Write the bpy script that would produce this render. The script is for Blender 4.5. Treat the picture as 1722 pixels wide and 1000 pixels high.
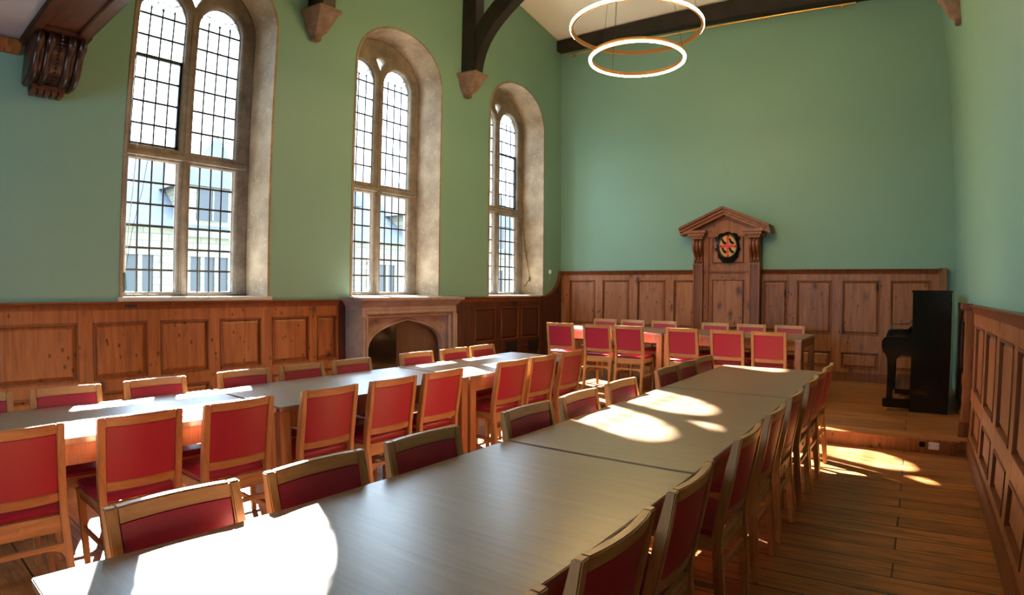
import bpy, bmesh, math, random
from math import pi, sin, cos, radians as R
from mathutils import Matrix, Vector
random.seed(7)
S = bpy.context.scene
for o in list(bpy.data.objects): bpy.data.objects.remove(o)
COL = S.collection

# ------------------------------------------------------------------ camera
ZC = 1.42
YAW, ROLL, PITCH = .63288, .00843, -.01351
cd = bpy.data.cameras.new('camera'); cam = bpy.data.objects.new('camera', cd); COL.objects.link(cam); S.camera = cam
cd.type = 'PANO'; cd.panorama_type = 'FISHEYE_LENS_POLYNOMIAL'; cd.fisheye_fov = pi; cd.sensor_width = 36
cd.fisheye_polynomial_k0 = 0
cd.fisheye_polynomial_k1 = -4.7737776e-2
cd.fisheye_polynomial_k2 = -1.46181693e-5
cd.fisheye_polynomial_k3 = 1.77422082e-5
cd.fisheye_polynomial_k4 = -2.41144814e-7
RM = Matrix.Rotation(YAW, 3, 'Z') @ Matrix.Rotation(PITCH, 3, 'X') @ Matrix.Rotation(-ROLL, 3, 'Y') @ Matrix.Rotation(pi/2, 3, 'X')
cam.matrix_world = Matrix.Translation((0, 0, ZC)) @ RM.to_4x4()
S.view_settings.view_transform = 'Standard'; S.view_settings.look = 'None'
S.view_settings.gamma = 1; S.view_settings.use_curve_mapping = False
S.view_settings.exposure = -0.22

# ------------------------------------------------------------------ sky and sun
w = bpy.data.worlds.new('sky'); S.world = w; w.use_nodes = True
bg = w.node_tree.nodes['Background']; bg.inputs[0].default_value = (.60, .80, 1, 1); bg.inputs[1].default_value = 20.0
SUN = Vector((5.44, -2.53, -3.84)).normalized()
sl = bpy.data.lights.new('sun', 'SUN'); sun = bpy.data.objects.new('sun', sl); COL.objects.link(sun)
sl.energy = 180; sl.angle = R(.6); sl.color = (1, .95, .88)
sun.rotation_euler = SUN.to_track_quat('-Z', 'Y').to_euler(); sun.location = (-20, 12, 14)
LAMP = 225.0

# ------------------------------------------------------------------ room numbers
XL, YE, XR = -5.85, 9.5, .58
YF = -2.6
XW = -6.36                     # plane of the window tracery
ZP, YP = .13, 6.0              # platform
WINS = [2.70, 5.42, 8.12]
HW, ZSILL, ZSP, ZCR = .80, 1.325, 4.26, 4.95

# ------------------------------------------------------------------ helpers
def tag(o, label=None, cat=None, group=None, kind=None):
    if label: o['label'] = label
    if cat: o['category'] = cat
    if group: o['group'] = group
    if kind: o['kind'] = kind
    return o
def empty(name, loc=(0, 0, 0), rz=0):
    o = bpy.data.objects.new(name, None); COL.objects.link(o); o.location = loc; o.rotation_euler = (0, 0, rz)
    o.empty_display_size = .1
    return o
class MB:
    def __init__(s, T=None): s.bm = bmesh.new(); s.T = T or (lambda u, v, w: (u, v, w))
    def face(s, vs):
        try: s.bm.faces.new(vs)
        except ValueError: pass
    def hexa(s, c):
        v = [s.bm.verts.new(s.T(*p)) for p in c]
        for f in ((0, 3, 2, 1), (4, 5, 6, 7), (0, 1, 5, 4), (1, 2, 6, 5), (2, 3, 7, 6), (3, 0, 4, 7)): s.face([v[i] for i in f])
        return s
    def box(s, x0, x1, y0, y1, z0, z1):
        return s.hexa([(x0, y0, z0), (x1, y0, z0), (x1, y1, z0), (x0, y1, z0), (x0, y0, z1), (x1, y0, z1), (x1, y1, z1), (x0, y1, z1)])
    def prism(s, poly, axis, a0, a1):
        def P(p, a):
            return {'x': (a, p[0], p[1]), 'y': (p[0], a, p[1]), 'z': (p[0], p[1], a)}[axis]
        A = [s.bm.verts.new(s.T(*P(p, a0))) for p in poly]; B = [s.bm.verts.new(s.T(*P(p, a1))) for p in poly]
        s.face(A[::-1]); s.face(B); n = len(poly)
        for i in range(n): s.face([A[i], A[(i+1) % n], B[(i+1) % n], B[i]])
        return s
    def grid(s, rows, closed_u=False, closed_v=False, caps=False):
        V = [[s.bm.verts.new(s.T(*p)) for p in r] for r in rows]
        nu, nv = len(V), len(V[0])
        for i in range(nu if closed_u else nu-1):
            for j in range(nv if closed_v else nv-1):
                s.face([V[i][j], V[i][(j+1) % nv], V[(i+1) % nu][(j+1) % nv], V[(i+1) % nu][j]])
        if caps: s.face(V[0][::-1]); s.face(V[-1])
        return s
    def tube(s, pts, r, n=8, closed=False, sy=1.0):
        pts = [Vector(p) for p in pts]; rows = []; m = len(pts)
        rr = r if isinstance(r, (list, tuple)) else [r]*m
        up = None
        for i, p in enumerate(pts):
            a = pts[(i-1) % m] if (closed or i > 0) else p; b = pts[(i+1) % m] if (closed or i < m-1) else p
            t = (b-a).normalized()
            if up is None: up = Vector((0, 0, 1)) if abs(t.z) < .9 else Vector((0, 1, 0))
            x = t.cross(up).normalized(); y = x.cross(t).normalized(); up = y
            rows.append([p + x*cos(2*pi*k/n)*rr[i] + y*sin(2*pi*k/n)*rr[i]*sy for k in range(n)])
        return s.grid(rows, closed_u=closed, closed_v=True, caps=not closed)
    def lathe(s, prof, c=(0, 0, 0), n=20, axis='z'):
        rows = []
        for k in range(n):
            a = 2*pi*k/n; row = []
            for r, h in prof:
                p = (r*cos(a), r*sin(a), h)
                if axis == 'y': p = (r*cos(a), h, r*sin(a))
                if axis == 'x': p = (h, r*cos(a), r*sin(a))
                row.append((p[0]+c[0], p[1]+c[1], p[2]+c[2]))
            rows.append(row)
        s.grid(rows, closed_u=True); bmesh.ops.remove_doubles(s.bm, verts=s.bm.verts, dist=1e-5)
        return s
    def ball(s, c, r, n=10):
        return s.lathe([(max(1e-5, r*sin(pi*i/6)), -r*cos(pi*i/6)) for i in range(7)], c, n)
    def build(s, name, mat, parent=None, bevel=0, seg=2, smooth=False, loc=None):
        bm = s.bm
        bmesh.ops.recalc_face_normals(bm, faces=bm.faces)
        if bevel:
            es = [e for e in bm.edges if len(e.link_faces) == 2 and e.calc_face_angle(0) > R(35)]
            bmesh.ops.bevel(bm, geom=es, offset=bevel, segments=seg, affect='EDGES', clamp_overlap=True)
        me = bpy.data.meshes.new(name); bm.to_mesh(me); bm.free()
        me.materials.append(mat)
        if smooth or bevel:
            me.polygons.foreach_set('use_smooth', [True]*len(me.polygons))
            me.set_sharp_from_angle(angle=R(50 if smooth else 40))
        o = bpy.data.objects.new(name, me); COL.objects.link(o)
        if parent: o.parent = parent
        if loc: o.location = loc
        return o
def copy_tree(o, parent=None):
    c = o.copy(); COL.objects.link(c)
    if parent: c.parent = parent
    for ch in list(o.children): copy_tree(ch, c)
    return c
def plate(splines, thick, name, mat, T, parent=None, bevel=0, res=2):
    """flat outlines (first = outer, others = holes) given thickness, through a filled curve; T maps (u, v, w) with w in 0..thick"""
    cu = bpy.data.curves.new(name, 'CURVE'); cu.dimensions = '2D'; cu.fill_mode = 'BOTH'; cu.extrude = thick/2 - bevel
    cu.bevel_depth = bevel; cu.bevel_resolution = 1
    if bevel: cu.offset = -bevel
    for pts in splines:
        sp = cu.splines.new('POLY'); sp.points.add(len(pts)-1); sp.use_cyclic_u = True
        for i, p in enumerate(pts): sp.points[i].co = (p[0], p[1], 0, 1)
    tmp = bpy.data.objects.new('tmp', cu); COL.objects.link(tmp)
    bpy.context.view_layer.update()
    me = bpy.data.meshes.new_from_object(tmp.evaluated_get(bpy.context.evaluated_depsgraph_get()))
    bpy.data.objects.remove(tmp)
    for v in me.vertices: v.co = T(v.co.x, v.co.y, v.co.z + thick/2)
    bm = bmesh.new(); bm.from_mesh(me); bmesh.ops.remove_doubles(bm, verts=bm.verts, dist=1e-5)
    bmesh.ops.recalc_face_normals(bm, faces=bm.faces); bm.to_mesh(me); bm.free()
    me.name = name; me.materials.clear(); me.materials.append(mat)
    o = bpy.data.objects.new(name, me); COL.objects.link(o)
    if parent: o.parent = parent
    return o
def TL(u, v, w): return (XL + w, u, v)        # left wall: u = y, v = z, w = into the room
def TE(u, v, w): return (u, YE - w, v)        # end wall
def TR(u, v, w): return (XR - w, u, v)        # right wall

# ------------------------------------------------------------------ materials
def mat(name):
    m = bpy.data.materials.new(name); m.use_nodes = True; nt = m.node_tree
    return m, nt, nt.nodes['Principled BSDF']
def N(nt, t, **k):
    n = nt.nodes.new(t)
    for a, b in k.items(): setattr(n, a, b)
    return n
def coords(nt, scale=(1, 1, 1), rot=(0, 0, 0)):
    tc = N(nt, 'ShaderNodeTexCoord'); mp = N(nt, 'ShaderNodeMapping')
    mp.inputs['Scale'].default_value = scale; mp.inputs['Rotation'].default_value = rot
    nt.links.new(tc.outputs['Object'], mp.inputs[0]); return mp.outputs[0]
def noise(nt, vec, scale, detail=4, rough=.55, dist=0):
    n = N(nt, 'ShaderNodeTexNoise'); n.inputs['Scale'].default_value = scale; n.inputs['Detail'].default_value = detail
    n.inputs['Roughness'].default_value = rough; n.inputs['Distortion'].default_value = dist
    nt.links.new(vec, n.inputs['Vector']); return n.outputs['Fac']
def ramp(nt, fac, stops):
    r = N(nt, 'ShaderNodeValToRGB'); e = r.color_ramp.elements
    while len(e) < len(stops): e.new(.5)
    for i, (p, c) in enumerate(stops): e[i].position = p; e[i].color = (*c, 1) if len(c) == 3 else c
    nt.links.new(fac, r.inputs[0]); return r.outputs[0]
def mixc(nt, fac, a, b, mode='MIX'):
    m = N(nt, 'ShaderNodeMix', data_type='RGBA', blend_type=mode)
    if isinstance(fac, (int, float)): m.inputs[0].default_value = fac
    else: nt.links.new(fac, m.inputs[0])
    for s_, v in ((m.inputs[6], a), (m.inputs[7], b)):
        if isinstance(v, tuple): s_.default_value = (*v, 1)
        else: nt.links.new(v, s_)
    return m.outputs[2]
def bump(nt, b, h, strength=.2, dist=.01):
    n = N(nt, 'ShaderNodeBump'); n.inputs['Strength'].default_value = strength; n.inputs['Distance'].default_value = dist
    nt.links.new(h, n.inputs['Height']); nt.links.new(n.outputs[0], b.inputs['Normal'])
def wood(name, dark, mid, light, stretch=(14, 14, 1.2), rough=.4, knots=0, bmp=.15, coat=0, spec=.5):
    m, nt, b = mat(name)
    v = coords(nt, stretch); f = noise(nt, v, 1.6, 5, .6, .6)
    c = ramp(nt, f, [(.25, dark), (.5, mid), (.75, light)])
    big = noise(nt, coords(nt, (1.5, 1.5, .6)), 1.3, 2)
    c = mixc(nt, ramp(nt, big, [(.35, (.0, .0, .0)), (.7, (.55, .55, .55))]), c, mixc(nt, 1.0, c, (.72, .62, .55), 'MULTIPLY'))
    if knots:
        vo = N(nt, 'ShaderNodeTexVoronoi'); vo.inputs['Scale'].default_value = knots
        nt.links.new(coords(nt, (1, 1, .55)), vo.inputs['Vector'])
        v2 = N(nt, 'ShaderNodeTexVoronoi'); v2.inputs['Scale'].default_value = knots*2.7
        nt.links.new(coords(nt, (1, 1, .6)), v2.inputs['Vector'])
        kk = ramp(nt, v2.outputs['Distance'], [(.0, (1, 1, 1)), (.13, (.8, .8, .8)), (.21, (0, 0, 0))])
        s3 = ramp(nt, noise(nt, coords(nt), 3.7, 1), [(.47, (0, 0, 0)), (.53, (1, 1, 1))])
        c = mixc(nt, mixc(nt, 1.0, kk, s3, 'MULTIPLY'), c, tuple(x*.25 for x in dark))
        k = ramp(nt, vo.outputs['Distance'], [(.0, (1, 1, 1)), (.12, (.85, .85, .85)), (.18, (.35, .35, .35)), (.32, (0, 0, 0))])
        sel = ramp(nt, noise(nt, coords(nt), 2.3, 1), [(.46, (0, 0, 0)), (.56, (1, 1, 1))])
        k2 = mixc(nt, 1.0, k, sel, 'MULTIPLY')
        c = mixc(nt, k2, c, tuple(x*.22 for x in dark))
    nt.links.new(c, b.inputs['Base Color']); b.inputs['Roughness'].default_value = rough
    b.inputs['Specular IOR Level'].default_value = spec
    if coat: b.inputs['Coat Weight'].default_value = coat; b.inputs['Coat Roughness'].default_value = .32; b.inputs['Coat IOR'].default_value = 1.7
    if bmp: bump(nt, b, f, bmp, .003)
    return m
def plain(name, col, rough=.5, metal=0, spec=.5, var=.0, scale=6, bmp=0):
    m, nt, b = mat(name)
    b.inputs['Roughness'].default_value = rough; b.inputs['Metallic'].default_value = metal; b.inputs['Specular IOR Level'].default_value = spec
    f = noise(nt, coords(nt), scale, 4)
    c = mixc(nt, f, tuple(x*(1-var) for x in col), tuple(min(1, x*(1+var)) for x in col))
    nt.links.new(c, b.inputs['Base Color'])
    if bmp: bump(nt, b, f, bmp, .004)
    return m
M_paint = plain('green_wall_paint', (.18, .34, .275), .55, var=.05, scale=1.2, spec=.35)
M_white = plain('white_ceiling_plaster', (.82, .78, .70), .8, var=.02)
M_pine = wood('honey_pine_panelling', (.16, .050, .013), (.27, .092, .023), (.37, .145, .040), rough=.42, knots=5.0)
M_pined = wood('pine_moulding', (.09, .024, .007), (.16, .047, .013), (.23, .075, .02), rough=.4)
M_pinep = wood('pink_pine_panelling', (.20, .068, .025), (.32, .12, .045), (.41, .17, .068), rough=.42, knots=4.5)
M_oak = wood('light_oak', (.30, .15, .055), (.44, .235, .095), (.54, .31, .14), (30, 30, 3), rough=.36, bmp=.08)
M_oakx = wood('light_oak_crossgrain', (.30, .15, .055), (.44, .235, .095), (.54, .31, .14), (3, 30, 30), rough=.36, bmp=.08)
M_top = wood('varnished_table_oak', (.155, .086, .044), (.21, .125, .069), (.26, .165, .10), (2.0, 34, 34), rough=.34, bmp=.05, spec=.6, coat=.6)
M_tleg = wood('table_leg_oak', (.24, .10, .04), (.36, .165, .07), (.44, .22, .10), (30, 30, 3), rough=.38, bmp=.08)
M_darkpine = wood('dark_red_panelling', (.030, .008, .004), (.06, .017, .008), (.10, .030, .013), rough=.45, knots=4)  # separate darker, redder wood beside and beyond the fireplace
M_dark = wood('dark_stained_timber', (.006, .004, .003), (.014, .009, .007), (.03, .018, .012), (3, 3, 3), rough=.5)
M_mahog = wood('dark_carved_oak', (.010, .0035, .0025), (.025, .008, .005), (.05, .016, .010), (8, 8, 8), rough=.33)
M_beam = wood('brown_beam_oak', (.05, .018, .009), (.10, .036, .018), (.15, .058, .03), (2, 14, 14), rough=.4)
M_vinyl = plain('red_vinyl', (.34, .017, .048), .42, var=.06, scale=40, bmp=.04)
M_black = plain('piano_black_lacquer', (.004, .004, .004), .12, spec=.5)
M_iron = plain('black_iron', (.012, .012, .014), .5)
M_lead = plain('window_lead', (.02, .022, .026), .6)
M_brass = plain('brass', (.75, .48, .16), .28, metal=1)
M_bronze = plain('bronze_ring', (.30, .16, .07), .35, metal=.6)
M_whitep = plain('white_plastic', (.8, .8, .78), .4)
M_cord = plain('cord', (.55, .55, .5), .7)
M_ivory = plain('ivory', (.75, .72, .62), .3)
M_gold = plain('old_gold_paint', (.45, .28, .07), .5, var=.3, scale=30)
M_redp = plain('red_heraldic_paint', (.62, .02, .02), .45)
M_board = wood('brown_fireplace_board', (.05, .022, .012), (.075, .034, .018), (.10, .046, .025), rough=.35)
def stone(name, a, b_, c_, sc=3.0, chips=.5):
    m, nt, b = mat(name)
    v = coords(nt); f = noise(nt, v, sc, 6, .65)
    c = ramp(nt, f, [(.3, a), (.5, b_), (.72, c_)])
    g = noise(nt, v, sc*9, 5, .7)
    c = mixc(nt, ramp(nt, g, [(.60, (0, 0, 0)), (.68, (chips, chips, chips))]), c, (.62, .56, .46))
    nt.links.new(c, b.inputs['Base Color']); b.inputs['Roughness'].default_value = .85
    bump(nt, b, g, .5, .01); return m
M_reveal = stone('worn_reveal_stone', (.17, .125, .08), (.27, .205, .135), (.40, .32, .22), 2.4)
M_tracery = stone('grey_tracery_stone', (.10, .085, .065), (.17, .145, .115), (.26, .225, .18), 4, .35)
M_fstone = stone('pink_fireplace_stone', (.24, .175, .15), (.33, .245, .215), (.42, .32, .285), 3.5, .12)
M_corbel = stone('brown_corbel_stone', (.12, .075, .055), (.19, .125, .09), (.28, .19, .14), 6, .3)
M_fac = None
def facade_mat():
    m, nt, b = mat('outside_rubble_stone')
    br = N(nt, 'ShaderNodeTexBrick'); br.inputs['Scale'].default_value = 1; br.inputs['Brick Width'].default_value = .6; br.inputs['Row Height'].default_value = .25
    br.inputs['Mortar Size'].default_value = .02
    br.inputs['Color1'].default_value = (.17, .145, .10, 1); br.inputs['Color2'].default_value = (.13, .113, .082, 1); br.inputs['Mortar'].default_value = (.09, .08, .06, 1)
    tc = N(nt, 'ShaderNodeTexCoord'); mp = N(nt, 'ShaderNodeMapping'); mp.inputs['Rotation'].default_value = (pi/2, 0, pi/2)
    nt.links.new(tc.outputs['Object'], mp.inputs[0])
    sx = N(nt, 'ShaderNodeSeparateXYZ'); cx = N(nt, 'ShaderNodeCombineXYZ'); nt.links.new(tc.outputs['Object'], sx.inputs[0])
    nt.links.new(sx.outputs[1], cx.inputs[0]); nt.links.new(sx.outputs[2], cx.inputs[1]); nt.links.new(cx.outputs[0], br.inputs['Vector'])
    nt.links.new(br.outputs['Color'], b.inputs['Base Color']); b.inputs['Roughness'].default_value = .9
    return m
M_fac = facade_mat()
M_slate = plain('blue_grey_slate', (.06, .066, .085), .7, var=.35, scale=5)
M_court = plain('courtyard_gravel', (.5, .46, .38), .9, var=.2)
def glass_mat():
    m = bpy.data.materials.new('thin_window_glass'); m.use_nodes = True; nt = m.node_tree; nt.nodes.clear()
    o = N(nt, 'ShaderNodeOutputMaterial'); t = N(nt, 'ShaderNodeBsdfTransparent'); g = N(nt, 'ShaderNodeBsdfGlossy'); x = N(nt, 'ShaderNodeMixShader')
    t.inputs[0].default_value = (.93, .96, .97, 1); g.inputs['Roughness'].default_value = .05
    fr = N(nt, 'ShaderNodeFresnel'); fr.inputs[0].default_value = 1.2
    nt.links.new(fr.outputs[0], x.inputs[0]); nt.links.new(t.outputs[0], x.inputs[1]); nt.links.new(g.outputs[0], x.inputs[2]); nt.links.new(x.outputs[0], o.inputs[0])
    return m
M_glass = glass_mat()
def floor_mat():
    m, nt, b = mat('old_floorboards')
    v = coords(nt)
    br = N(nt, 'ShaderNodeTexBrick'); br.offset = .37; br.inputs['Scale'].default_value = 1; br.inputs['Brick Width'].default_value = 4.3; br.inputs['Row Height'].default_value = .19
    br.inputs['Mortar Size'].default_value = .006; br.inputs['Mortar Smooth'].default_value = .3; br.inputs['Bias'].default_value = 0
    br.inputs['Color1'].default_value = (.43, .175, .055, 1); br.inputs['Color2'].default_value = (.25, .092, .026, 1); br.inputs['Mortar'].default_value = (.02, .01, .006, 1)
    nt.links.new(v, br.inputs['Vector'])
    f = noise(nt, coords(nt, (.9, 9, 8)), 2.2, 7, .7, .9)
    c = mixc(nt, 1.0, br.outputs['Color'], ramp(nt, f, [(.30, (.28, .24, .2)), (.5, (.8, .76, .7)), (.7, (1.2, 1.1, .95))]), 'MULTIPLY')
    s2 = noise(nt, coords(nt, (.8, 8, 1)), 3.1, 5, .75)
    c = mixc(nt, ramp(nt, s2, [(.60, (0, 0, 0)), (.66, (.9, .9, .9))]), c, (.03, .015, .008))
    nt.links.new(c, b.inputs['Base Color']); b.inputs['Roughness'].default_value = .42
    bump(nt, b, f, .2, .004); return m
M_floor = floor_mat()
def emis(name, col, st):
    m = bpy.data.materials.new(name); m.use_nodes = True; nt = m.node_tree; nt.nodes.clear()
    o = N(nt, 'ShaderNodeOutputMaterial'); e = N(nt, 'ShaderNodeEmission'); e.inputs[0].default_value = (*col, 1); e.inputs[1].default_value = st
    nt.links.new(e.outputs[0], o.inputs[0]); return m
M_led = emis('warm_led_strip', (1, .64, .24), LAMP)

# ------------------------------------------------------------------ shell
def struct(o): o['kind'] = 'structure'; return o
def arch(c, hw, z0, zs, zc, n=28, p=2.15):
    pts = [(c-hw, z0)]
    for i in range(n+1):
        t = pi*(1 - i/n); x, y = cos(t), sin(t)
        ex = 2/p
        pts.append((c + hw*math.copysign(abs(x)**ex, x), zs + (zc-zs)*abs(y)**ex))
    pts.append((c+hw, z0)); return pts
ZT = 7.0
TLB = lambda u, v, w: (XL - w, u, v)
wl = plate([[(YF, -.3), (YE, -.3), (YE, ZT), (YF, ZT)]] + [arch(c, HW, ZSILL-.05, ZSP, ZCR) for c in WINS], .52, 'wall_left', M_paint, TLB)
struct(wl)
struct(MB().box(XL-.5, XR+.3, YE, YE+.3, -.3, ZT).build('wall_end', M_paint))
struct(MB().box(XR, XR+.3, YF, YE, -.3, ZT).build('wall_right', M_paint))
struct(plate([[(XL-.5, -.3), (XR+.3, -.3), (XR+.3, ZT), (XL-.5, ZT)], [(-3.6, 1.0), (-2.2, 1.0), (-2.2, 3.2), (-3.6, 3.2)]], .3, 'wall_front', M_paint, lambda u, v, w: (u, YF-w, v)))
fw = empty('window_4', (-3.6, YF-.1, 1.0)); struct(fw); fw['label'] = 'unseen window added behind the camera to light the foreground'  # opening and window added out of view to let in fill light
m = MB(); m.box(0, 1.4, 0, .06, 0, .06); m.box(0, 1.4, 0, .06, 2.14, 2.2); m.box(0, .06, 0, .06, .06, 2.14); m.box(1.34, 1.4, 0, .06, .06, 2.14); m.box(.68, .72, 0, .06, .06, 2.14); m.box(.06, 1.34, 0, .05, 1.08, 1.12)
m.build('window_frame', M_white, fw)
m = MB(); m.face([m.bm.verts.new(p) for p in ((.06, .03, .06), (1.34, .03, .06), (1.34, .03, 2.14), (.06, .03, 2.14))]); m.build('glass', M_glass, fw)
struct(MB().box(XL, XR, YF, YE, -.2, 0).build('floor', M_floor))
# ceiling: flat, coming down towards the end wall
cm = MB(); zc = 6.80
cm.prism([(1.0, zc), (5.9, zc), (YE, 6.17), (YE, 6.37), (5.9, zc+.2), (1.0, zc+.2)], 'x', XL, XR)
struct(cm.build('ceiling', M_white))
# lower ceiling and upper wall over the near end of the hall
struct(MB().box(XL, XR, YF, .93, 3.50, 3.62).build('ceiling_gallery', plain('shade_grey_plaster', (.40, .40, .43), .8)))  # plaster greyed: shade under the gallery put into its colour
struct(MB().box(XL, XR, .94, 1.38, 3.66, zc+.1).build('wall_gallery', M_paint))
# platform
pf = struct(MB().box(XL, XR, YP+.03, YE, 0, ZP).build('floor_platform', M_floor))
st = struct(MB().box(XL+.01, .45, YP, YP+.03, .0, ZP-.022).build('trim_1', M_pine)); st['label'] = 'knotty pine riser along the platform step'
nb = struct(MB().box(XL+.01, .47, YP-.02, YP+.12, ZP-.022, ZP+.003).build('trim_2', M_pine, bevel=.006)); nb['label'] = 'worn pine nosing along the platform edge'

# ------------------------------------------------------------------ windows
def window(i, c, casements, rail_down=0):
    root = empty('window_%d' % i, (XL, c, ZSILL)); struct(root)
    root['label'] = ['tall two-light stone window nearest the camera, left of the room', 'tall two-light stone window above the fireplace', 'tall two-light stone window nearest the end wall'][i-1]
    inv = Matrix.Translation((-XL, -c, -ZSILL))
    def put(o): o.data.transform(inv); o.parent = root; return o
    # stone lining of the reveal
    rows = []
    outer = arch(c, HW-.002, ZSILL-.03, ZSP, ZCR-.002, 40); edge = arch(c, HW-.03, ZSILL-.03, ZSP, ZCR-.03, 40); inner = arch(c, HW-.045, ZSILL-.03, ZSP, ZCR-.045, 40)
    for prof, x in ((outer, XL-.02), (outer, XL+.008), (edge, XL+.012), (inner, XW-.02)):
        rows.append([(x, y, z) for y, z in prof])
    put(MB().grid(rows).build('reveal', M_reveal, smooth=True))
    put(MB().box(XW-.05, XL+.035, c-HW-.02, c+HW+.02, ZSILL-.045, ZSILL).build('window_sill', plain_sill, bevel=.006))
    # tracery
    lw, mh = .525, .07; z0, zt0, zt1, zls, zlh = 1.37, 2.72, 2.86, 4.28, 4.56
    l0, l1, r0, r1 = c-mh-lw, c-mh, c+mh, c+mh+lw
    def head(a, b):
        m_ = (a+b)/2; h = (b-a)/2; return [(m_ - h*cos(t), zls + (zlh-zls)*sin(t)) for t in [pi*k/16 for k in range(17)]]
    outline = arch(c, HW-.03, ZSILL-.01, ZSP, ZCR-.03, 40)
    holes = []
    for a, b in ((l0, l1), (r0, r1)):
        holes.append([(a, z0), (b, z0), (b, zt0), (a, zt0)])
        holes.append([(a, zt1)] + head(a, b) + [(b, zt1)])
    eye = [(c, zls+.20), (c+.085, zls+.35), (c+.04, zls+.375), (c, zls+.385), (c-.04, zls+.375), (c-.085, zls+.35)]
    holes.append(eye)
    put(plate([outline]+holes, .13, 'stone_frame', M_tracery, lambda u, v, w: (XW - .05 + w, u, v), bevel=.03))
    # projecting hood of the mullion and transom
    put(MB().box(XW+.06, XW+.095, c-.03, c+.03, z0-.02, zls+.1).build('mullion', M_tracery, bevel=.01))
    tb = MB(); 
    tb.hexa([(XW+.04, c-HW+.07, zt0+.02), (XW+.11, c-HW+.07, zt0+.03), (XW+.11, c+HW-.07, zt0+.03), (XW+.04, c+HW-.07, zt0+.02),
             (XW+.04, c-HW+.07, zt1-.01), (XW+.11, c-HW+.07, zt0+.075), (XW+.11, c+HW-.07, zt0+.075), (XW+.04, c+HW-.07, zt1-.01)])
    put(tb.build('transom', M_tracery, bevel=.006))
    # leaded lights: pane of glass + leading per light
    xg = XW - .0
    for li, (a, b) in enumerate(((l0, l1), (r0, r1))):
        hd = head(a, b)
        for kind in ('low', 'high'):
            zb, zt = (z0, zt0) if kind == 'low' else (zt1, zls)
            prof = [(a, zb), (b, zb), (b, zt), (a, zt)] if kind == 'low' else [(a, zb)] + hd + [(b, zb)]
            g = MB(); g.face([g.bm.verts.new((xg, y, z)) for y, z in prof]); put(g.build('glass', M_glass))
            L = MB(); t = .008
            nrow = 6
            dz = (zt-zb)/nrow
            for k in range(1, 4):
                y = a + (b-a)*k/4
                if kind == 'high':
                    h = (b-a)/2; top = zls + (zlh-zls)*math.sqrt(max(0, 1-((y-(a+b)/2)/h)**2))
                    if k == 2: top = zls + .10
                else: top = zt
                L.box(xg-.006, xg+.006, y-t, y+t, zb, top if kind == 'low' else min(top, zls+.1))
            for k in range(0 if kind == 'high' else 1, nrow + (1 if kind == 'high' else 0)):
                z = zb + dz*k; tt = t*1.3 if k else 0
                if tt: L.box(xg-.007, xg+.007, a, b, z-tt, z+tt)
            if kind == 'high':      # interlaced bars of the head
                m_ = (a+b)/2; q = (b-a)/4
                for cc in (m_-q, m_, m_+q):
                    L.tube([(xg, cc - q*cos(s_), zls + .02 + .15*sin(s_)) for s_ in [pi*j/10 for j in range(11)]], .005, 5)
                for s_ in (-1, 1):
                    L.tube([(xg, m_ + s_*q*.9, zls+.15), (xg, m_ + s_*q*1.5, zls+.20)], .006, 5)
                L.tube([(xg, m_, zls+.17), (xg, m_, zlh)], .005, 5)
            put(L.build('leading', M_lead))
            # fine rim
            rim = MB(); pr = [(xg+.012, y, z) for y, z in prof]
            rim.tube(pr, .009, 5, closed=True); put(rim.build('glazing_bead', M_tracery))
        if li in casements:         # opening iron casement in the upper light
            f = MB(); za, zb2 = zt1+.01, zt1+.01+(zls-zt1)/6*(4 if i == 1 else 3.98)
            for q0, q1, w0, w1 in ((a, a+.022, za, zb2), (b-.03, b, za, zb2), (a, b, za, za+.025), (a, b, zb2-.02, zb2+.015)): f.box(xg-.012, xg+.02, q0, q1, w0, w1)
            put(f.build('iron_casement', M_iron))
    # eye glass
    g = MB(); g.face([g.bm.verts.new((xg, y, z)) for y, z in eye]); put(g.build('glass', M_glass))
    return root
plain_sill = stone('pale_sill_stone', (.42, .38, .32), (.55, .50, .43), (.66, .62, .55), 4)
window(1, WINS[0], (0,)); window(2, WINS[1], ()); window(3, WINS[2], (1,))

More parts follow.
